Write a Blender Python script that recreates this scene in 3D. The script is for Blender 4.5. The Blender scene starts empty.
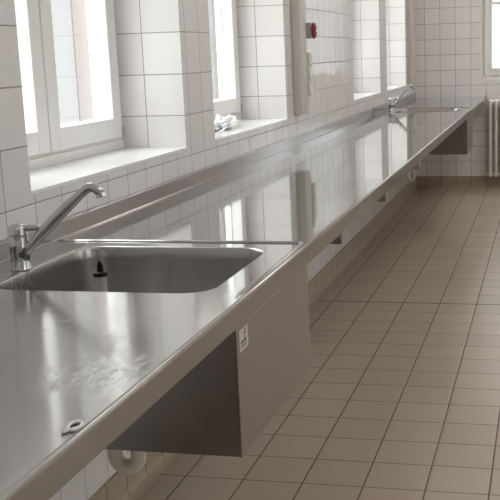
import bpy, bmesh, math, random
from mathutils import Vector, Matrix

scene = bpy.context.scene
COL = scene.collection
random.seed(7)

# ------------------------------------------------------------------ camera
cam_d = bpy.data.cameras.new('camera')
cam = bpy.data.objects.new('camera', cam_d)
COL.objects.link(cam)
right = Vector((0.97738502, 0.20924883, -0.03055239))
down = Vector((0.01103415, -0.19474493, -0.98079185))
fwd = Vector((-0.21117947, 0.95827415, -0.19264966))
m = Matrix.Identity(4)
for i in range(3):
    m[i][0] = right[i]; m[i][1] = -down[i]; m[i][2] = -fwd[i]
m.translation = Vector((1.29825, 0.0, 1.37288))
cam.matrix_world = m
cam_d.sensor_width = 36.0
cam_d.lens = 1008.076 / 500 * 36.0
cam_d.shift_x = -(327.913 - 250) / 500
cam_d.clip_start = 0.02
scene.camera = cam

# ------------------------------------------------------------------ view + world
vs = scene.view_settings
vs.view_transform = 'Standard'
vs.look = 'None'
vs.gamma = 1.0
vs.use_curve_mapping = False
vs.exposure = 0.0

w = bpy.data.worlds.new('overcast_sky')
scene.world = w
w.use_nodes = True
bg = w.node_tree.nodes['Background']
# overcast sky: pale at the horizon, brighter overhead
SKY_LOW, SKY_HIGH = 1.15, 15.0
wn = w.node_tree.nodes
wl = w.node_tree.links
tcw = wn.new('ShaderNodeTexCoord')
sepw = wn.new('ShaderNodeSeparateXYZ')
wl.new(tcw.outputs['Generated'], sepw.inputs[0])
clw = wn.new('ShaderNodeClamp')
wl.new(sepw.outputs[2], clw.inputs[0])
pww = wn.new('ShaderNodeMath'); pww.operation = 'POWER'
wl.new(clw.outputs[0], pww.inputs[0]); pww.inputs[1].default_value = 2.0
maw = wn.new('ShaderNodeMath'); maw.operation = 'MULTIPLY_ADD'
wl.new(pww.outputs[0], maw.inputs[0]); maw.inputs[1].default_value = SKY_HIGH; maw.inputs[2].default_value = SKY_LOW
wl.new(maw.outputs[0], bg.inputs['Strength'])
bg.inputs['Color'].default_value = (0.965, 0.975, 1.015, 1)

# area lights added under the ceiling, out of frame, to brighten the room
for yl, pw in ((2.0, 5.0), (5.2, 9.0), (8.4, 17.0)):
    ld = bpy.data.lights.new('ceiling_fill_light', 'AREA')
    ld.shape = 'RECTANGLE'
    ld.size = 0.5
    ld.size_y = 1.5
    ld.energy = pw
    ld.color = (1.0, 0.962, 0.925)
    lo_ = bpy.data.objects.new('ceiling_fill_light', ld)
    COL.objects.link(lo_)
    lo_.location = (1.75, yl, 2.93)

cy = scene.cycles
cy.max_bounces = 12
cy.diffuse_bounces = 8
cy.glossy_bounces = 6
cy.transparent_max_bounces = 12
cy.sample_clamp_indirect = 6.0
cy.use_denoising = True


def portal(name, loc, sx, sy, direction):
    d = bpy.data.lights.new(name, 'AREA')
    d.shape = 'RECTANGLE'
    d.size = sx
    d.size_y = sy
    d.cycles.is_portal = True
    o = bpy.data.objects.new(name, d)
    COL.objects.link(o)
    o.location = loc
    o.rotation_euler = Vector(direction).to_track_quat('-Z', 'Y').to_euler()
    return o


# ------------------------------------------------------------------ dimensions
YB = 10.111           # back wall
XR = 3.0              # right wall
YF = -2.6             # wall behind the camera
ZC = 2.95             # ceiling
WT = 0.36             # wall thickness
ZS = 1.045            # sill height
ZT = 2.45             # window head
WIN = [(-2.14, -0.97), (-0.64, 0.53), (2.36, 3.53), (3.86, 5.03), (6.86, 8.03), (8.36, 9.53)]
ZW = 0.900            # worktop height
XW = 0.713            # worktop front


# ------------------------------------------------------------------ node helpers
class NT:
    def __init__(self, name):
        self.mat = bpy.data.materials.new(name)
        self.mat.use_nodes = True
        self.t = self.mat.node_tree
        self.n = self.t.nodes
        self.l = self.t.links
        self.bsdf = self.n['Principled BSDF']

    def math(self, op, a, b=None, c=None):
        nd = self.n.new('ShaderNodeMath')
        nd.operation = op
        for i, v in enumerate((a, b, c)):
            if v is None:
                continue
            if isinstance(v, (int, float)):
                nd.inputs[i].default_value = v
            else:
                self.l.new(v, nd.inputs[i])
        return nd.outputs[0]

    def vmath(self, op, a, b=None, scale=None):
        nd = self.n.new('ShaderNodeVectorMath')
        nd.operation = op
        for i, v in enumerate((a, b)):
            if v is None:
                continue
            if isinstance(v, tuple):
                nd.inputs[i].default_value = v
            else:
                self.l.new(v, nd.inputs[i])
        if scale is not None:
            nd.inputs['Scale'].default_value = scale
        return nd.outputs[0]

    def mix(self, f, a, b):
        nd = self.n.new('ShaderNodeMix')
        nd.data_type = 'RGBA'
        for s, v in (('Factor', f), ('A', a), ('B', b)):
            sock = [i for i in nd.inputs if i.name == s and (i.type == 'RGBA' or s == 'Factor')][0]
            if isinstance(v, (int, float)):
                sock.default_value = v
            elif isinstance(v, tuple):
                sock.default_value = (*v, 1)
            else:
                self.l.new(v, sock)
        return [o for o in nd.outputs if o.type == 'RGBA'][0]

    def noise(self, vec, scale, detail=2.0, dims='3D'):
        nd = self.n.new('ShaderNodeTexNoise')
        nd.noise_dimensions = dims
        nd.inputs['Scale'].default_value = scale
        nd.inputs['Detail'].default_value = detail
        if vec is not None:
            self.l.new(vec, nd.inputs['Vector'])
        return nd.outputs['Fac']

    def ramp(self, f, lo, hi, a=0.0, b=1.0):
        nd = self.n.new('ShaderNodeMapRange')
        self.l.new(f, nd.inputs['Value'])
        nd.inputs['From Min'].default_value = lo
        nd.inputs['From Max'].default_value = hi
        nd.inputs['To Min'].default_value = a
        nd.inputs['To Max'].default_value = b
        return nd.outputs[0]

    def pos(self):
        g = self.n.new('ShaderNodeNewGeometry')
        return g

    def set(self, **kw):
        for k, v in kw.items():
            s = self.bsdf.inputs[k.replace('_', ' ')]
            if isinstance(v, tuple):
                s.default_value = (*v, 1)
            elif isinstance(v, (int, float)):
                s.default_value = v
            else:
                self.l.new(v, s)


def plain(name, col, rough=0.5, metal=0.0, var=0.04, scale=9.0, bump=0.0):
    t = NT(name)
    g = t.pos()
    f = t.noise(g.outputs['Position'], scale, 3)
    a = tuple(max(0, c * (1 - var)) for c in col)
    b = tuple(min(1, c * (1 + var)) for c in col)
    t.set(Base_Color=t.mix(f, a, b), Roughness=rough, Metallic=metal)
    if bump:
        bn = t.n.new('ShaderNodeBump')
        bn.inputs['Strength'].default_value = bump
        bn.inputs['Distance'].default_value = 0.002
        t.l.new(f, bn.inputs['Height'])
        t.l.new(bn.outputs[0], t.bsdf.inputs['Normal'])
    return t.mat


def tiles(name, col, grout, su, sv, axes, offs, gw, rough, tilt, var=0.03, vgw=None, spec=0.5, joint=None, wavy=3.0):
    """Tile grid in world metres. axes: which coordinate is u for faces looking along x, y, z."""
    t = NT(name)
    g = t.pos()
    sp = t.n.new('ShaderNodeSeparateXYZ')
    t.l.new(g.outputs['Position'], sp.inputs[0])
    sn = t.n.new('ShaderNodeSeparateXYZ')
    t.l.new(g.outputs['True Normal'], sn.inputs[0])
    nx = t.math('GREATER_THAN', t.math('ABSOLUTE', sn.outputs[0]), 0.7)

    def lerp(f, a, b):
        return t.math('MULTIPLY_ADD', f, t.math('SUBTRACT', b, a), a)
    if axes == 'floor':
        u, v = t.math('SUBTRACT', sp.outputs[0], offs[0]), t.math('SUBTRACT', sp.outputs[1], offs[1])
    else:
        u = lerp(nx, t.math('SUBTRACT', sp.outputs[0], offs[0]), t.math('SUBTRACT', sp.outputs[1], offs[1]))
        v = t.math('SUBTRACT', sp.outputs[2], offs[2])
    uu, vv = t.math('DIVIDE', u, su), t.math('DIVIDE', v, sv)
    iu, iv = t.math('FLOOR', uu), t.math('FLOOR', vv)
    fu, fv = t.math('SUBTRACT', uu, iu), t.math('SUBTRACT', vv, iv)
    du = t.math('MULTIPLY', t.math('MINIMUM', fu, t.math('SUBTRACT', 1.0, fu)), su)
    dv = t.math('MULTIPLY', t.math('MINIMUM', fv, t.math('SUBTRACT', 1.0, fv)), sv)
    vg = gw if vgw is None else vgw
    mu = t.math('LESS_THAN', du, gw / 2)
    mv = t.math('LESS_THAN', dv, vg / 2)
    mask = t.math('MAXIMUM', mu, mv)
    if joint is not None:
        mask = t.math('MAXIMUM', mask, t.math('LESS_THAN', t.math('ABSOLUTE', t.math('SUBTRACT', sp.outputs[1], joint)), 0.007))
    cid = t.n.new('ShaderNodeCombineXYZ')
    t.l.new(iu, cid.inputs[0]); t.l.new(iv, cid.inputs[1]); t.l.new(nx, cid.inputs[2])
    wn = t.n.new('ShaderNodeTexWhiteNoise')
    wn.noise_dimensions = '3D'
    t.l.new(cid.outputs[0], wn.inputs['Vector'])
    a = tuple(c * (1 - var) for c in col)
    b = tuple(min(1, c * (1 + var)) for c in col)
    tc = t.mix(wn.outputs['Value'], a, b)
    soft = t.noise(g.outputs['Position'], 35.0, 4)
    tc2 = t.mix(t.math('MULTIPLY', soft, 0.12), tc, tuple(c * 0.8 for c in col))
    t.set(Base_Color=t.mix(mask, tc2, grout))
    t.set(Roughness=t.math('MULTIPLY_ADD', mask, 0.8 - rough, rough))
    t.bsdf.inputs['Specular IOR Level'].default_value = spec
    # each tile sits at a slightly different angle; glaze is softly wavy; edges are eased
    off = t.vmath('SUBTRACT', wn.outputs['Color'], (0.5, 0.5, 0.5))
    off = t.vmath('SCALE', off, None, scale=tilt)
    nn = t.vmath('NORMALIZE', t.vmath('ADD', g.outputs['Normal'], off))
    h = t.math('MINIMUM', t.math('MINIMUM', t.ramp(du, 0, gw * 1.6), t.ramp(dv, 0, gw * 1.6)), 1.0)
    wav = t.noise(g.outputs['Position'], 11.0, 1)
    h2 = t.math('MULTIPLY_ADD', wav, wavy, h)
    bn = t.n.new('ShaderNodeBump')
    bn.inputs['Strength'].default_value = 0.35
    bn.inputs['Distance'].default_value = 0.0015
    t.l.new(h2, bn.inputs['Height'])
    t.l.new(nn, bn.inputs['Normal'])
    t.l.new(bn.outputs[0], t.bsdf.inputs['Normal'])
    return t.mat


def steel(name, col, rough, brush, aniso_axis=1, scratch=0.03, wave=0.0, stains=False, worn=None, tangent=None, aniso=0.0):
    t = NT(name)
    tc = t.n.new('ShaderNodeTexCoord')
    mp = t.n.new('ShaderNodeMapping')
    s = [260.0, 260.0, 260.0]
    s[aniso_axis] = 5.0
    mp.inputs['Scale'].default_value = s
    t.l.new(tc.outputs['Object'], mp.inputs['Vector'])
    fine = t.noise(mp.outputs[0], 1.0, 2)
    big = t.noise(tc.outputs['Object'], 4.0, 4)
    r = t.math('MULTIPLY_ADD', fine, brush, rough - brush / 2)
    r = t.math('ADD', r, t.ramp(big, 0.35, 0.7, -0.02, 0.03))
    base = t.mix(big, tuple(c * 0.95 for c in col), tuple(c * 1.04 for c in col))
    if stains:
        bl = t.noise(tc.outputs['Object'], 23.0, 6)
        st = t.ramp(bl, 0.57, 0.66)
        r = t.math('MULTIPLY_ADD', st, 0.05, r)
    if worn is not None:
        g = t.pos()
        sp = t.n.new('ShaderNodeSeparateXYZ')
        t.l.new(g.outputs['Position'], sp.inputs[0])
        r = t.math('ADD', r, t.ramp(sp.outputs[1], worn[0], worn[1], worn[2], 0.0))
    if tangent is not None:
        cx_ = t.n.new('ShaderNodeCombineXYZ')
        for i in range(3):
            cx_.inputs[i].default_value = tangent[i]
        t.l.new(cx_.outputs[0], t.bsdf.inputs['Tangent'])
        t.set(Anisotropic=aniso)
    if stains:
        dv = t.n.new('ShaderNodeVectorMath'); dv.operation = 'DISTANCE'
        t.l.new(t.pos().outputs['Position'], dv.inputs[0])
        dv.inputs[1].default_value = (.645, 1.37, .9)
        near = t.ramp(dv.outputs['Value'], .13, .03)
        m2 = t.n.new('ShaderNodeMapping')
        m2.inputs['Scale'].default_value = (70, 25, 30)
        m2.inputs['Rotation'].default_value = (0, 0, .5)
        t.l.new(tc.outputs['Object'], m2.inputs['Vector'])
        sc_ = t.ramp(t.noise(m2.outputs[0], 1.0, 5), .44, .60)
        sc_ = t.math('MULTIPLY', sc_, near)
        r = t.math('MULTIPLY_ADD', sc_, .22, r)
        base = t.mix(t.math('MULTIPLY', sc_, .6), base, (.74, .72, .70))
    t.set(Base_Color=base, Metallic=1.0, Roughness=t.math('MAXIMUM', r, 0.02))
    bn = t.n.new('ShaderNodeBump')
    bn.inputs['Strength'].default_value = scratch
    bn.inputs['Distance'].default_value = 0.0004
    t.l.new(fine, bn.inputs['Height'])
    if wave:
        b2 = t.n.new('ShaderNodeBump')
        b2.inputs['Strength'].default_value = 1.0
        b2.inputs['Distance'].default_value = wave
        t.l.new(t.noise(tc.outputs['Object'], 5.0, 1), b2.inputs['Height'])
        t.l.new(b2.outputs[0], bn.inputs['Normal'])
    t.l.new(bn.outputs[0], t.bsdf.inputs['Normal'])
    return t.mat


def glass_mat():
    t = NT('window_glass')
    t.n.remove(t.bsdf)
    out = t.n['Material Output']
    tr = t.n.new('ShaderNodeBsdfTransparent')
    tr.inputs['Color'].default_value = (0.96, 0.98, 0.97, 1)
    gl = t.n.new('ShaderNodeBsdfGlossy')
    gl.inputs['Roughness'].default_value = 0.01
    lw = t.n.new('ShaderNodeLayerWeight')
    lw.inputs['Blend'].default_value = 0.5
    fr = t.math('MULTIPLY_ADD', t.math('POWER', lw.outputs['Facing'], 5.0), 0.9, 0.03)
    mx = t.n.new('ShaderNodeMixShader')
    t.l.new(fr, mx.inputs[0])
    t.l.new(tr.outputs[0], mx.inputs[1])
    t.l.new(gl.outputs[0], mx.inputs[2])
    t.l.new(mx.outputs[0], out.inputs['Surface'])
    return t.mat


M = {}
TILE = (0.80, 0.772, 0.762)
GROUT = (0.30, 0.28, 0.268)
M['tile_left'] = tiles('glazed_wall_tile', TILE, GROUT, .15, .15, 'wall', (0.0, 2.3763, 1.0108), .0034, .09, .010, var=.045)
M['tile_back'] = tiles('glazed_end_wall_tile', TILE, GROUT, .15, .15, 'wall', (.1108, 0.05, 1.0095), .0042, .08, .010)
M['floor'] = tiles('brown_floor_tile', (0.45, 0.365, 0.275), (0.12, 0.10, 0.088), .2, .2, 'floor', (.5331, 5.376, 0),
                   .0052, .30, .012, var=.05, vgw=.0046, joint=5.376, wavy=.5)
M['cove'] = tiles('brown_cove_tile', (0.41, 0.335, 0.25), (0.09, 0.075, 0.062), .15, 4.0, 'wall', (.1108, 2.63, -2.0), .004, .3, .006, var=.05)
M['sill'] = plain('white_glazed_sill', (0.86, 0.86, 0.86), .12, var=.02)
M['frame'] = plain('white_window_paint', (0.80, 0.79, 0.765), .35, var=.02)
M['ceiling'] = plain('white_ceiling_paint', (0.85, 0.84, 0.82), .8)
M['cream'] = plain('cream_duct_paint', (0.60, 0.56, 0.51), .35, var=.03)
M['glass'] = glass_mat()
M['steel'] = steel('brushed_worktop_steel', (0.455, 0.448, 0.44), .034, .024, 0, .01, .00010, True, (1.0, 2.7, .11), (0, 1, 0), .75)
M['steel_upstand'] = steel('brushed_upstand_steel', (0.46, 0.45, 0.44), .12, .04, 1, .01)
M['steel_panel'] = steel('satin_panel_steel', (0.30, 0.285, 0.28), .22, .05, 1, .006)
M['steel_basin'] = steel('satin_basin_steel', (0.45, 0.435, 0.42), .24, .05, 2, .003)
M['chrome'] = plain('polished_chrome', (0.60, 0.60, 0.615), .05, 1.0, .01)
M['steel_dark'] = plain('dull_bracket_steel', (0.42, 0.39, 0.36), .4, 1.0)
M['black'] = plain('black_plastic', (0.008, 0.008, 0.008), .45)
M['black'].node_tree.nodes['Principled BSDF'].inputs['Specular IOR Level'].default_value = .25
M['pipe_chrome'] = plain('bright_pipe_chrome', (0.80, 0.80, 0.81), .15, .55, .01)
M['white_plastic'] = plain('white_plastic', (0.90, 0.895, 0.88), .3)
M['pipe'] = plain('offwhite_drain_plastic', (0.84, 0.80, 0.73), .4)
M['radiator'] = plain('white_radiator_enamel', (0.78, 0.75, 0.71), .3)
M['socket'] = plain('cream_socket_plastic', (0.66, 0.62, 0.52), .4)
M['grey_box'] = plain('grey_box_plastic', (0.36, 0.37, 0.355), .45)
M['red'] = plain('dark_red_plastic', (0.20, 0.012, 0.03), .3)
M['sticker'] = plain('cream_sticker_paper', (0.60, 0.54, 0.46), .6)
M['ink'] = plain('dark_sticker_ink', (0.07, 0.065, 0.06), .6)
M['hinge'] = plain('grey_hinge_metal', (0.42, 0.41, 0.40), .4, .3)
M['facade'] = plain('pale_plaster', (0.22, 0.216, 0.214), .9)
M['facade_pink'] = plain('pale_pink_plaster', (0.21, 0.178, 0.17), .9)
M['ground'] = plain('pale_paving', (0.45, 0.44, 0.42), .9)

# clear crinkled film
_t = NT('clear_crinkled_film')
_t.set(Base_Color=(0.93, 0.93, 0.94), Roughness=.35)
_t.bsdf.inputs['Transmission Weight'].default_value = 0.0
M['film'] = _t.mat


# ------------------------------------------------------------------ mesh helpers
def box(bm, lo, hi, bev=0.0, seg=2):
    lo, hi = Vector(lo), Vector(hi)
    r = bmesh.ops.create_cube(bm, size=1.0)
    vs_ = r['verts']
    for v in vs_:
        v.co = Vector([(lo[i] + hi[i]) / 2 + v.co[i] * (hi[i] - lo[i]) for i in range(3)])
    if bev:
        ed = list({e for v in vs_ for e in v.link_edges})
        bmesh.ops.bevel(bm, geom=ed, offset=bev, segments=seg, affect='EDGES', profile=.5)


def tube(bm, pts, radii, n=16, caps=True):
    pts = [Vector(p) for p in pts]
    if isinstance(radii, (int, float)):
        radii = [radii] * len(pts)
    rings = []
    prev = None
    for i, p in enumerate(pts):
        a = pts[max(i - 1, 0)]
        b = pts[min(i + 1, len(pts) - 1)]
        d = (b - a).normalized()
        if prev is None:
            up = Vector((0, 0, 1)) if abs(d.z) < .9 else Vector((1, 0, 0))
            s = d.cross(up).normalized()
        else:
            s = (prev - d * prev.dot(d)).normalized()
        prev = s
        q = d.cross(s)
        rings.append([bm.verts.new(p + radii[i] * (math.cos(2 * math.pi * k / n) * s + math.sin(2 * math.pi * k / n) * q)) for k in range(n)])
    for r0, r1 in zip(rings, rings[1:]):
        for k in range(n):
            bm.faces.new((r0[k], r0[(k + 1) % n], r1[(k + 1) % n], r1[k]))
    if caps:
        bm.faces.new(rings[0][::-1])
        bm.faces.new(rings[-1])


def lathe(bm, prof, n=32, c=(0, 0)):
    rings = []
    for r, z in prof:
        if r < 1e-6:
            rings.append([bm.verts.new((c[0], c[1], z))])
        else:
            rings.append([bm.verts.new((c[0] + r * math.cos(2 * math.pi * k / n), c[1] + r * math.sin(2 * math.pi * k / n), z)) for k in range(n)])
    for a, b in zip(rings, rings[1:]):
        for k in range(n):
            k2 = (k + 1) % n
            if len(a) == 1 and len(b) == 1:
                continue
            if len(a) == 1:
                bm.faces.new((a[0], b[k2], b[k]))
            elif len(b) == 1:
                bm.faces.new((a[k], a[k2], b[0]))
            else:
                bm.faces.new((a[k], a[k2], b[k2], b[k]))


def extrude_y(bm, prof, y0, y1, steps=1, axis='y'):
    rows = []
    for i in range(steps + 1):
        y = y0 + (y1 - y0) * i / steps
        rows.append([bm.verts.new((x, y, z) if axis == 'y' else (y, x, z)) for x, z in prof])
    for a, b in zip(rows, rows[1:]):
        for k in range(len(prof) - 1):
            bm.faces.new((a[k], a[k + 1], b[k + 1], b[k]))


def rrect(x0, x1, y0, y1, r, n=8):
    pts = []
    for cx, cy_, a0 in ((x1 - r, y1 - r, 0), (x0 + r, y1 - r, 90), (x0 + r, y0 + r, 180), (x1 - r, y0 + r, 270)):
        for k in range(n + 1):
            a = math.radians(a0 + 90 * k / n)
            pts.append((cx + r * math.cos(a), cy_ + r * math.sin(a)))
    return pts


def obj(name, bm, mat, parent=None, smooth=False, loc=None):
    bmesh.ops.recalc_face_normals(bm, faces=bm.faces)
    me = bpy.data.meshes.new(name)
    bm.to_mesh(me)
    bm.free()
    if smooth:
        me.polygons.foreach_set('use_smooth', [True] * len(me.polygons))
        me.set_sharp_from_angle(angle=math.radians(40 if smooth is True else smooth))
    me.materials.append(mat)
    o = bpy.data.objects.new(name, me)
    COL.objects.link(o)
    if parent is not None:
        o.parent = parent
    if loc is not None:
        o.location = loc
    return o


def flatten(o):
    m_ = o.modifiers.new('weighted_normal', 'WEIGHTED_NORMAL')
    m_.weight = 100
    m_.keep_sharp = False
    return o


def empty(name, loc=(0, 0, 0), rz=0.0):
    o = bpy.data.objects.new(name, None)
    COL.objects.link(o)
    o.location = loc
    o.rotation_euler = (0, 0, rz)
    o.empty_display_size = .05
    return o


def thing(o, label, cat, group=None):
    o['label'] = label
    o['category'] = cat
    if group:
        o['group'] = group
    return o


def structure(o, label=None, cat=None):
    o['kind'] = 'structure'
    if label:
        o['label'] = label
    if cat:
        o['category'] = cat
    return o


def B():
    return bmesh.new()


def copy_tree(o, parent=None):
    c = o.copy()
    COL.objects.link(c)
    if parent is not None:
        c.parent = parent
    for ch in list(o.children):
        copy_tree(ch, c)
    return c


# ------------------------------------------------------------------ room shell
bm = B()
box(bm, (-WT, YF - .2, -.15), (XR + .2, YB + .2, 0))
structure(obj('floor', bm, M['floor']), 'brown square tiled floor with a dark joint line across', 'floor')

bm = B()
box(bm, (-WT, YF - .2, ZC), (XR + .2, YB + .2, ZC + .15))
structure(obj('ceiling', bm, M['ceiling']), 'plain white ceiling', 'ceiling')

bm = B()
box(bm, (-WT, YF - .2, 0), (0, YB + .2, ZS - .012))
box(bm, (-WT, YF - .2, ZT), (0, YB + .2, ZC))
edges = [YF - .2] + [v for ab in WIN for v in ab] + [YB + .2]
for a, b in zip(edges[0::2], edges[1::2]):
    box(bm, (-WT, a, ZS - .012), (0, b, ZT))
structure(obj('wall_left', bm, M['tile_left']), 'white glazed tile wall with deep window openings', 'wall')

BW = (0.655, 1.86, 1.035, ZT)      # opening in the back wall
bm = B()
box(bm, (0, YB, 0), (BW[0], YB + .3, ZC))
box(bm, (BW[1], YB, 0), (XR, YB + .3, ZC))
box(bm, (BW[0], YB, 0), (BW[1], YB + .3, BW[2]))
box(bm, (BW[0], YB, BW[3]), (BW[1], YB + .3, ZC))
structure(obj('wall_back', bm, M['tile_back']), 'white tiled end wall above a brown tile base', 'wall')

WIN_ADDED = [(0.2, 1.37), (2.4, 3.57), (4.6, 5.77)]  # unseen openings, added to bring in daylight from the right
ZSR = .55  # set low so more daylight reaches under the worktop
bm = B()
box(bm, (XR, YF - .2, 0), (XR + .3, YB + .2, ZSR))
box(bm, (XR, YF - .2, ZT), (XR + .3, YB + .2, ZC))
edges = [YF - .2] + [v for ab in WIN_ADDED for v in ab] + [YB + .2]
for a, b in zip(edges[0::2], edges[1::2]):
    box(bm, (XR, a, ZSR), (XR + .3, b, ZT))
structure(obj('wall_right', bm, M['tile_back']))
bm = B()
box(bm, (0, YF - .2, 0), (XR, YF, ZC))
structure(obj('wall_front', bm, M['tile_back']))

# brown cove tile base
prof = [(0.0, .113), (.009, .113), (.012, .110), (.012, .034), (.0135, .022), (.019, .012), (.029, .0045), (.040, .0015), (.041, 0)]
bm = B()
extrude_y(bm, prof, YF, YB)
structure(flatten(obj('baseboard_left', bm, M['cove'], smooth=95)), 'brown cove tiles along foot of the window wall', 'baseboard')
bm = B()
extrude_y(bm, [(YB - x, z) for x, z in prof], 0.012, XR, axis='x')
structure(flatten(obj('baseboard_back', bm, M['cove'], smooth=95)), 'brown cove tiles along foot of the end wall', 'baseboard')


# ------------------------------------------------------------------ windows
def window(name, mapf, w_, z0, z1, label, mid=True, depth_sill=None, sash_w=.075):
    """mapf(u, d, z): u along the opening, d outward depth from the frame's inner face."""
    root = structure(empty(name), label, 'window')

    def mbox(bm, u0, u1, d0, d1, a, b, bev=.003):
        box(bm, *[tuple(f(p, q) for p, q in zip(mapf(u0, d0, a), mapf(u1, d1, b))) for f in (min, max)], bev)
    f = .022
    bm = B()
    zb = z0 + .032
    mbox(bm, 0, w_, -.004, .03, z0, zb, .002)         # filler board over the sill
    mbox(bm, 0, f, 0, .085, zb, z1)
    mbox(bm, w_ - f, w_, 0, .085, zb, z1)
    mbox(bm, f, w_ - f, 0, .085, z1 - f, z1)
    mbox(bm, f, w_ - f, 0, .085, zb, zb + .008)
    structure(obj('window_frame', bm, M['frame'], root))
    half = w_ / 2
    zt = 1.775                                         # glazing bar
    rows = [(zb + .008, z1 - f)]
    for (a, b) in rows:
        for (u0, u1, hs) in ((f, half - .002, 0), (half + .002, w_ - f, 1)):
            bm = B()
            s = sash_w
            mbox(bm, u0 + .002, u0 + s, -.012, .06, a + .002, b - .002, .004)
            mbox(bm, u1 - s, u1 - .002, -.012, .06, a + .002, b - .002, .004)
            mbox(bm, u0 + s, u1 - s, -.012, .06, a + .002, a + s, .004)
            mbox(bm, u0 + s, u1 - s, -.012, .06, b - s, b - .002, .004)
            mbox(bm, u0 + s, u1 - s, .012, .056, zt, zt + .028, .004)
            sash = structure(obj('sash', bm, M['frame'], root))
            for za, zz in ((a + s, zt + .004), (zt + .024, b - s)):
                bm = B()
                mbox(bm, u0 + s, u1 - s, .040, .046, za, zz, 0)
                structure(obj('pane', bm, M['glass'], sash))
            bm = B()
            uh = u0 + .004 if hs == 0 else u1 - .004
            for zz in (a + .004, b - .045):
                if b - a > .3:
                    mbox(bm, uh - .005, uh + .005, -.019, -.008, zz, zz + .035, .003)
            if len(bm.verts):
                structure(obj('hinge', bm, M['hinge'], sash))
            else:
                bm.free()
    return root


for i, (a, b) in enumerate(WIN):
    near = ['behind the camera', 'beside the camera', 'above the near sink', 'second from the near sink', 'just before the far sink', 'next to the end wall'][i]
    r = window('window_%d' % (i + 1), lambda u, d, z, a=a: (-.25 - d, a + u, z), b - a, ZS, ZT, 'white casement window %s' % near)
    bm = B()
    box(bm, (-WT - .02, a, ZS - .012), (.003, b, ZS), .002)
    structure(obj('window_sill', bm, M['sill'], r))
    portal('daylight_portal', (-WT - .01, (a + b) / 2, (ZS + ZT) / 2), b - a, ZT - ZS, (1, 0, 0))

r = window('window_7', lambda u, d, z: (BW[0] + .012 + u, YB + .045 + d, z), BW[1] - BW[0] - .024, BW[2] + .02, ZT, 'white window in the end wall above the radiator')
bm = B()
box(bm, (BW[0], YB - .004, BW[2]), (BW[1], YB + .2, BW[2] + .02), .003)
structure(obj('window_sill', bm, M['frame'], r))
bm = B()
box(bm, (BW[0], YB - .003, BW[2] + .02), (BW[0] + .012, YB + .2, ZT), .002)
structure(obj('window_trim', bm, M['sill'], r))
portal('daylight_portal', ((BW[0] + BW[1]) / 2, YB + .32, (BW[2] + BW[3]) / 2), BW[1] - BW[0], BW[3] - BW[2], (0, -1, 0))

for i, (a, b) in enumerate(WIN_ADDED):  # added windows out of view, here for their daylight
    window('window_%d' % (8 + i), lambda u, d, z, a=a: (XR + .10 + d, a + u, z), b - a, ZSR, ZT, 'added casement window in the unseen wall facing the worktop')
    portal('daylight_portal', (XR + .31, (a + b) / 2, (ZSR + ZT) / 2), b - a, ZT - ZSR, (-1, 0, 0))

# ------------------------------------------------------------------ outside
bm = B()
box(bm, (-60, -30, -2.2), (40, 70, -2.0))
structure(obj('exterior_ground', bm, M['ground']))
fac = structure(empty('exterior_facade'))
for (ya, yb, xx, mm) in ((17.25, 18.10, -7.5, 'facade'), (18.10, 18.80, -7.48, 'facade_pink'), (23.0, 24.2, -7.5, 'facade'), (25.2, 40.0, -7.5, 'facade'), (26.5, 27.6, -7.3, 'facade_pink'), (30.5, 31.6, -7.3, 'facade_pink')):
    bm = B()
    box(bm, (-9, ya, -2.0), (xx, yb, 11.0), .03)
    structure(obj('facade_wall' if mm == 'facade' else 'facade_pier', bm, M[mm], fac))

# ------------------------------------------------------------------ painted ducts on the window wall
bm = B()
box(bm, (0, 5.165, 1.055), (.05, 5.30, ZC), .006)
structure(obj('trim_1', bm, M['cream'], smooth=True), 'cream painted duct on the wall after the second window', 'duct')
bm = B()
box(bm, (0, 9.67, 1.055), (.045, 9.90, ZC), .006)
structure(obj('trim_2', bm, M['cream'], smooth=True), 'cream painted duct near the corner of the end wall', 'duct')

# ------------------------------------------------------------------ worktop with two sinks
wt = empty('steel_worktop', (0.35, 4.6, 0))
thing(wt, 'long stainless steel worktop with two sinks along the window wall', 'worktop')
WO = Vector((0.35, 4.6, 0))


def wobj(name, bm, mat, parent=None, smooth=False):
    bmesh.ops.translate(bm, vec=-WO, verts=bm.verts)
    return obj(name, bm, mat, parent or wt, smooth)


XI = .020
XO = XW - .006
Y0, Y1 = -1.0, YB - .002
SINKS = [1.0, 2.0]
SY = [(1.805, 2.405), (7.605, 8.205)]
HOLES = []
bm = B()
ycur = Y0


def patch(bm, x0, x1, y0, y1):
    n = max(1, int((y1 - y0) / .5))
    for i in range(n):
        a, b = y0 + (y1 - y0) * i / n, y0 + (y1 - y0) * (i + 1) / n
        bm.faces.new([bm.verts.new(p) for p in ((x0, a, ZW), (x1, a, ZW), (x1, b, ZW), (x0, b, ZW))])


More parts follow.
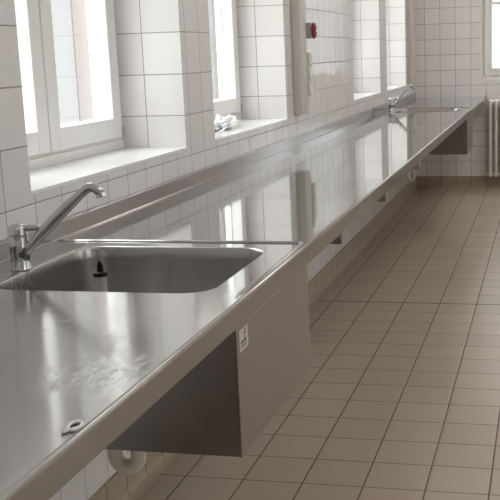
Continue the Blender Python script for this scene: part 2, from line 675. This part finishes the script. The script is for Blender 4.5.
for (ya, yb) in SY:
    hx0, hx1, hy0, hy1 = .126, .632, ya + .080, yb - .033
    HOLES.append((hx0, hx1, hy0, hy1))
    patch(bm, XI, XO, ycur, ya + .03)
    o0, o1, p0, p1 = XI, XO, ya + .03, yb + .03
    inner = rrect(hx0, hx1, hy0, hy1, .07, 10)
    cx, cy2 = (hx0 + hx1) / 2, (hy0 + hy1) / 2
    # outer loop: the same number of points walking round the rectangle
    per = len(inner) // 4
    corners = [(o1, p1), (o0, p1), (o0, p0), (o1, p0)]
    outer = []
    for q in range(4):
        c0 = corners[q]
        for k in range(per):
            x, y = inner[q * per + k]
            h = per // 2
            horizontal_first = q in (1, 3)
            if k == h:
                outer.append(c0)
            elif (k < h) != horizontal_first:
                outer.append((c0[0], y))
            else:
                outer.append((x, c0[1]))
    vi = [bm.verts.new((x, y, ZW)) for x, y in inner]
    vo = [bm.verts.new((x, y, ZW)) for x, y in outer]
    L = len(inner)
    for k in range(L):
        k2 = (k + 1) % L
        try:
            bm.faces.new((vi[k], vi[k2], vo[k2], vo[k]))
        except ValueError:
            pass
    ycur = yb + .03
patch(bm, XI, XO, ycur, Y1)
bmesh.ops.remove_doubles(bm, verts=bm.verts, dist=1e-5)
top = wobj('worktop_sheet', bm, M['steel'])
for p in top.data.polygons:
    pass
# make sure the sheet faces up
bm = bmesh.new(); bm.from_mesh(top.data)
for f_ in bm.faces:
    if f_.normal.z < 0:
        f_.normal_flip()
bm.to_mesh(top.data); bm.free()
sol = top.modifiers.new('thickness', 'SOLIDIFY')
sol.thickness = .002
sol.offset = -1

bm = B()
pr = [(XO, ZW), (XO + .0023, ZW - .0005), (XO + .0043, ZW - .0018), (XO + .0055, ZW - .0037), (XW, ZW - .006), (XW, ZW - .009)]
extrude_y(bm, pr, Y0, Y1, 20)
flatten(wobj('edge_lip', bm, M['steel'], smooth=95))
bm = B()
pr = [(XW, ZW - .009), (XW, .8515), (XW - .0008, .8502), (XW - .002, .85), (XW - .018, .85), (XW - .019, .852), (XW - .019, .862)]
extrude_y(bm, pr, Y0, Y1, 20)
flatten(wobj('front_edge', bm, M['steel_panel'], smooth=95))

bm = B()
pr = [(.0005, ZW - .002), (.0005, .9475), (.003, .9485), (.0185, .9455), (.0195, .9445), (.0205, .905), (.022, .9018), (.0245, .9003), (.030, .9002), (.030, ZW - .002)]
extrude_y(bm, pr, Y0, Y1, 20)
flatten(wobj('upstand', bm, M['steel_upstand'], smooth=95))

for si, (ya, yb) in enumerate(SY):
    hx0, hx1, hy0, hy1 = HOLES[si]
    lv = [(0, 0), (.0015, -.0006), (.0035, -.0022), (.005, -.006), (.007, -.03), (.016, -.20), (.022, -.218), (.036, -.229), (.06, -.234), (.12, -.238), (.20, -.242)]
    bm = B()
    loops = []
    for ins, dz in lv:
        r_ = max(.07 - ins * .25, .03)
        loops.append([bm.verts.new((x, y, ZW + dz)) for x, y in rrect(hx0 + ins, hx1 - ins, hy0 + ins, hy1 - ins, r_, 10)])
    for a, b in zip(loops, loops[1:]):
        n_ = len(a)
        for k in range(n_):
            bm.faces.new((a[k], a[(k + 1) % n_], b[(k + 1) % n_], b[k]))
    bm.faces.new(loops[-1])
    bs = wobj('sink_basin', bm, M['steel_basin'], smooth=60)
    bm = bmesh.new(); bm.from_mesh(bs.data)
    c_ = Vector(((hx0 + hx1) / 2, (hy0 + hy1) / 2, ZW - .05)) - WO
    if sum((c_ - f_.calc_center_median()).dot(f_.normal) for f_ in bm.faces) < 0:
        for f_ in bm.faces:
            f_.normal_flip()
    bm.to_mesh(bs.data); bm.free()
    bm = B()
    lathe(bm, [(.045, ZW - .2415), (.043, ZW - .239), (.034, ZW - .2395), (.03, ZW - .243), (0, ZW - .243)], 28, (.30, ya + .36))
    wobj('drain', bm, M['chrome'], bs, True)
    # raised bead along the far and front sides of the sink field
    bm = B()
    hw, hh = .0085, .0045
    prof = [(math.cos(math.pi * k / 8) * hw, math.sin(math.pi * k / 8) * hh) for k in range(9)]
    xb, yb_ = XW - .0155, yb + .034
    path = [(xb, ya + .055, 0, .02), (xb, ya + .075, 0, 1), (xb, yb_ - .02, 0, 1)]
    rows = []
    for y in (ya + .05, ya + .062, ya + .08, yb_ - .014):
        s_ = .05 if y < ya + .055 else (.6 if y < ya + .07 else 1)
        rows.append([(xb + px * s_ * .6, y, ZW + .0001 + pz * s_ * .85) for px, pz in prof])
    for k in range(1, 7):
        a = math.pi / 2 * k / 6
        cxx, cyy, R_ = xb - .014, yb_ - .014, .014
        g_, h_ = .6 + .4 * k / 6, .85 + .15 * k / 6
        rows.append([(cxx + (R_ + px * g_) * math.cos(a), cyy + (R_ + px * g_) * math.sin(a), ZW + .0001 + pz * h_) for px, pz in prof])
    rows.append([(XI + .006, yb_ + px, ZW + .0001 + pz) for px, pz in prof])
    vr = [[bm.verts.new(p) for p in r0] for r0 in rows]
    for a, b in zip(vr, vr[1:]):
        for k in range(len(prof) - 1):
            bm.faces.new((a[k], a[k + 1], b[k + 1], b[k]))
    bm.faces.new(vr[0]); bm.faces.new(vr[-1])
    wobj('rim_bead', bm, M['steel'], smooth=60)
    # steel housing boxed in under the sink
    bm = B()
    zb = .588
    xi_ = .075
    x1_ = XW - .0004
    c = [(x1_, ya), (x1_, yb), (xi_, yb), (xi_, ya)]
    lo = [bm.verts.new((x, y, zb)) for x, y in c]
    hi = [bm.verts.new((x, y, .8505 if k < 2 else .8945)) for k, (x, y) in enumerate(c)]
    for k in (1, 2):
        bm.faces.new((lo[k], lo[(k + 1) % 4], hi[(k + 1) % 4], hi[k]))
    bm.faces.new((lo[3], lo[0], hi[0], hi[3]))
    bm.faces.new(lo[::-1])
    wobj('basin_housing', bm, M['steel_panel'])
    bm = B()
    box(bm, (XW - .0035, ya - .0008, zb - .0008), (XW + .0006, yb + .0008, .8512), .0006, 1)
    fp = wobj('front_panel', bm, M['steel_panel'])
    if si == 0:
        bm = B()
        xs = XW + .0006
        box(bm, (xs - .0001, 1.822, .7985), (xs + .0006, 1.878, .8425), 0)
        st = wobj('sticker', bm, M['sticker'], fp)
        st['label'] = 'small cream sticker with dark tap symbol'
        # printed marks: a ring on a stem above three bars
        bm = B()
        xp = xs + .0008
        cy_, cz_ = 1.857, .8345
        n_ = 20
        ro, ri = (.0078, .0052), (.0042, .0024)
        vo = [bm.verts.new((xp, cy_ + ro[0] * math.cos(2 * math.pi * k / n_), cz_ + ro[1] * math.sin(2 * math.pi * k / n_))) for k in range(n_)]
        vi = [bm.verts.new((xp, cy_ + ri[0] * math.cos(2 * math.pi * k / n_), cz_ + ri[1] * math.sin(2 * math.pi * k / n_))) for k in range(n_)]
        for k in range(n_):
            bm.faces.new((vo[k], vo[(k + 1) % n_], vi[(k + 1) % n_], vi[k]))

        def q4(y0, y1, z0, z1, sk=0.0):
            bm.faces.new([bm.verts.new((xp, y, z)) for y, z in ((y0, z0), (y1, z0 + sk), (y1, z1 + sk), (y0, z1))])
        q4(1.850, 1.8555, .818, .833)
        q4(1.829, 1.867, .8135, .8185)
        q4(1.829, 1.868, .8085, .8105)
        q4(1.829, 1.868, .8045, .8065)
        wobj('printed_symbol', bm, M['ink'], fp)


# brackets under the worktop
bl = ['nearest to the near sink', 'second along from the near sink', 'third along from the near sink']
for k, y in enumerate((3.155, 4.08, 5.20)):
    br = empty('support_bracket', (0, y, 0))
    thing(br, 'square steel wall bracket under the worktop, ' + bl[k], 'bracket', 'brackets under the worktop')
    bm = B()
    box(bm, (.006, -.022, .762), (.655, .022, .8475), .002)
    obj('arm', bm, M['steel_dark'], br)
    bm = B()
    box(bm, (.0006, -.04, .70), (.007, .04, .888), .002)
    obj('wall_plate', bm, M['steel_dark'], br)


# ------------------------------------------------------------------ taps
def make_tap():
    t = empty('mixer_tap')
    bm = B()
    lathe(bm, [(0, .0005), (.0245, .0005), (.0245, .004), (.0232, .006), (.0226, .035), (.0236, .04), (.0236, .062), (.0228, .066), (.0228, .080), (.0215, .081)], 32)
    obj('body', bm, M['chrome'], t, True)
    bm = B()
    lathe(bm, [(.0215, .0812), (.0238, .083), (.0236, .093), (.0215, .101), (.016, .1055), (.008, .107), (0, .1072)], 32)
    box(bm, (.004, -.011, .090), (.056, .011, .104), .0055, 3)
    for v in bm.verts:
        if v.co.x > .03:
            f_ = (v.co.x - .03) / .03
            v.co.z += .003 * f_
            v.co.y *= 1 - .25 * f_
    obj('lever', bm, M['chrome'], t, True)
    bm = B()
    pts, rad = [], []
    for k in range(13):
        s_ = k / 12
        pts.append((.016 + .158 * s_, 0, .042 + .143 * s_ + .005 * math.sin(math.pi * s_)))
        rad.append(.0105 + .003 * math.sin(math.pi * min(1, s_ * 1.1)))
    x0, z0 = pts[-1][0], pts[-1][2]
    for k in range(1, 7):
        a = math.radians(43 - 103 * k / 6)
        a0 = math.radians(43)
        R_ = .024
        pts.append((x0 + R_ * (math.sin(a0) - math.sin(a)) * .95, 0, z0 + R_ * (math.cos(a) - math.cos(a0))))
        rad.append(.0112)
    x1, _, z1 = pts[-1]
    pts.append((x1 + .002, 0, z1 - .004)); rad.append(.0108)
    tube(bm, pts, rad, 18)
    sp = obj('spout', bm, M['chrome'], t, True)
    bm = B()
    tube(bm, [(x1 + .001, 0, z1 - .002), (x1 + .004, 0, z1 - .011)], .0118, 18)
    obj('aerator', bm, M['chrome'], sp, True)
    return t


tap = make_tap()
tap.location = (.110, 2.085, ZW)
tap.rotation_euler.z = 0.0
thing(tap, 'chrome mixer tap with raised spout at the near sink', 'tap', 'mixer taps')
tap2 = copy_tree(tap)
tap2.location = (.100, 7.93, ZW)
tap2.rotation_euler.z = math.radians(45)
thing(tap2, 'chrome mixer tap with raised spout at the far sink', 'tap', 'mixer taps')

# ------------------------------------------------------------------ overflow standpipe in the near sink
sp = empty('overflow_standpipe', (.275, 2.15, .6595))
thing(sp, 'chrome overflow pipe with black knob standing in the near sink', 'standpipe')
bm = B()
lathe(bm, [(0, .001), (.020, .001), (.020, .012), (.0135, .016), (.0135, .214), (0, .214)], 24)
obj('pipe', bm, M['pipe_chrome'], sp, True)
bm = B()
lathe(bm, [(0, .213), (.0175, .213), (.0192, .216), (.0192, .220), (.017, .2225), (.009, .224), (0, .224)], 24)
obj('collar', bm, M['black'], sp, True)
bm = B()
lathe(bm, [(0, .223), (.008, .223), (.0075, .236), (.0065, .241), (.004, .245), (.0035, .249), (0, .250)], 20)
obj('knob', bm, M['black'], sp, True)


# ------------------------------------------------------------------ drain traps
def make_trap(x0, x1, y, zb, ztop, r=.019):
    t = empty('drain_trap', (x0, y, 0))
    w_ = x1 - x0
    R_ = w_ / 2
    bm = B()
    pts = [(0, 0, ztop - .001), (0, 0, zb + R_ + r)]
    for k in range(1, 12):
        a = math.pi * k / 12
        pts.append((R_ - R_ * math.cos(a), 0, zb + R_ + r - R_ * math.sin(a)))
    pts += [(w_, 0, zb + R_ + r), (w_, 0, zb + R_ + r + .055)]
    tube(bm, pts, r, 18)
    obj('bend', bm, M['pipe'], t, True)
    bm = B()
    pts = [(w_, 0, zb + R_ + r + .05)]
    zc_ = zb + R_ + r + .05
    for k in range(1, 7):
        a = math.pi / 2 * k / 6
        pts.append((w_, .03 - .03 * math.cos(a), zc_ + .03 * math.sin(a)))
    pts += [(w_, .06, zc_ + .03)]
    # run back to the wall
    for k in range(1, 7):
        a = math.pi / 2 * k / 6
        pts.append((w_ - .03 + .03 * math.cos(a), .06 + .03 * math.sin(a), zc_ + .03))
    pts.append((-x0 + .0015, .09, zc_ + .03))
    tube(bm, pts, r * .92, 16)
    obj('outlet_pipe', bm, M['pipe'], t, True)
    bm = B()
    lathe(bm, [(r, ztop - .045), (r + .008, ztop - .043), (r + .008, ztop - .018), (r, ztop - .016)], 20)
    obj('nut', bm, M['pipe'], t, True)
    return t


t1 = make_trap(.350, .405, 2.0, .446, .5872, .0175)
thing(t1, 'off-white plastic drain trap hanging under the near sink', 'drain trap', 'drain traps')
t2 = make_trap(.234, .272, 7.9, .345, .5872, .0125)
thing(t2, 'off-white plastic drain trap hanging under the far sink', 'drain trap', 'drain traps')

# ------------------------------------------------------------------ small white ring on the worktop
rg = empty('plug_ring', (.6975, 1.153, ZW))
thing(rg, 'small white plastic ring lying near the worktop front edge', 'ring')
bm = B()
n1, n2 = 28, 10
vv = []
for i in range(n1):
    a = 2 * math.pi * i / n1
    vv.append([bm.verts.new(((.0085 + .0026 * math.cos(2 * math.pi * j / n2)) * math.cos(a), (.015 + .0026 * math.cos(2 * math.pi * j / n2)) * math.sin(a),
                             .0028 + .0026 * math.sin(2 * math.pi * j / n2))) for j in range(n2)])
for i in range(n1):
    for j in range(n2):
        bm.faces.new((vv[i][j], vv[(i + 1) % n1][j], vv[(i + 1) % n1][(j + 1) % n2], vv[i][(j + 1) % n2]))
o = obj('loop', bm, M['white_plastic'], rg, True)
bm = B()
tube(bm, [(-.003, -.013, .0028), (-.007, -.019, .0028), (-.011, -.023, .0025)], [.0028, .0032, .002], 10)
obj('tail', bm, M['white_plastic'], rg, True)
rg.rotation_euler.z = math.radians(8)

# ------------------------------------------------------------------ socket strip and alarm box by the duct
ss = empty('socket_strip', (0, 5.41, 0))
thing(ss, 'upright cream strip of three wall sockets beside the painted duct', 'socket strip')
for k in range(3):
    z = 1.145 + k * .0775
    bm = B()
    box(bm, (.0006, -.04, z), (.042, .04, z + .074), .004)
    f_ = obj('socket', bm, M['socket'], ss, True)
    bm = B()
    lathe(bm, [(.027, 0), (.0285, .002), (.0285, .004), (.024, .0045), (.022, .001), (0, .001)], 24)
    bmesh.ops.rotate(bm, matrix=Matrix.Rotation(math.pi / 2, 3, 'Y'), verts=bm.verts)
    bmesh.ops.translate(bm, vec=(.042, 0, z + .037), verts=bm.verts)
    obj('socket_face', bm, M['white_plastic'], f_, True)

ab = empty('wall_call_box', (0, 5.385, 1.4875))
thing(ab, 'small grey wall box with a round dark red front above sockets', 'call box')
bm = B()
box(bm, (.0006, -.038, -.041), (.066, .038, .041), .006, 3)
obj('housing', bm, M['grey_box'], ab, True)
bm = B()
lathe(bm, [(.036, 0), (.042, .002), (.042, .011), (.034, .017), (.016, .020), (0, .021)], 24)
bmesh.ops.rotate(bm, matrix=Matrix.Rotation(math.pi / 2, 3, 'Y'), verts=bm.verts)
bmesh.ops.translate(bm, vec=(.0655, .002, 0), verts=bm.verts)
rf = obj('red_front', bm, M['red'], ab, True)
rf['label'] = 'dark red round front'
bm = B()
box(bm, (.082, -.008, -.006), (.0885, .012, .006), .002)
obj('button', bm, M['white_plastic'], rf, True)

# ------------------------------------------------------------------ crumpled film on the second sill
bm = B()
bmesh.ops.create_icosphere(bm, subdivisions=4, radius=1.0)
rnd = random.Random(5)
from mathutils import noise as mnoise
for v in bm.verts:
    p = v.co.copy()
    d = 1 + .55 * mnoise.noise(p * 2.1) + .35 * mnoise.noise(p * 5.3) + .18 * mnoise.noise(p * 11)
    v.co = Vector((p.x * .055 * d, p.y * .20 * d, max(0.0005, (p.z + .45) * .034 * d)))
fo = obj('crumpled_film', bm, M['film'], None, 30)
fo.location = (-.16, 4.44, ZS)
fo.rotation_euler.z = math.radians(12)
thing(fo, 'crumpled clear plastic film lying on the second window sill', 'plastic film')

# ------------------------------------------------------------------ radiator
ra = empty('column_radiator', (.742, YB - .09, 0))
thing(ra, 'white column radiator on the end wall under the window', 'radiator')


def column_bm():
    bm = B()
    for yy in (-.035, .035):
        tube(bm, [(0, yy, .135), (0, yy, .855)], .0145, 14)
    for zz in (.14, .845):
        pts = [(0, -.045 + .09 * k / 8, zz) for k in range(9)]
        rr = [.016 + .013 * math.sin(math.pi * k / 8) for k in range(9)]
        tube(bm, pts, rr, 14)
    return bm


c0 = obj('column', column_bm(), M['radiator'], ra, True, (.0145, 0, 0))
for k in range(1, 18):
    c = c0.copy()
    COL.objects.link(c)
    c.parent = ra
    c.location = (.0145 + .0555 * k, 0, 0)
for zz in (.14, .845):
    bm = B()
    tube(bm, [(.003, 0, zz), (.97, 0, zz)], .018, 14)
    obj('header', bm, M['radiator'], ra, True)
for xx in (.10, .86):
    for zz in (.20, .78):
        bm = B()
        box(bm, (xx, .02, zz), (xx + .02, .0895, zz + .03), .002)
        obj('wall_clip', bm, M['radiator'], ra)
bm = B()
tube(bm, [(.005, 0, .14), (-.035, 0, .14), (-.048, .008, .14), (-.052, .03, .14), (-.052, .0775, .14)], .009, 12)
box(bm, (-.05, -.014, .126), (-.018, .014, .154), .004)
obj('valve', bm, M['radiator'], ra, True)
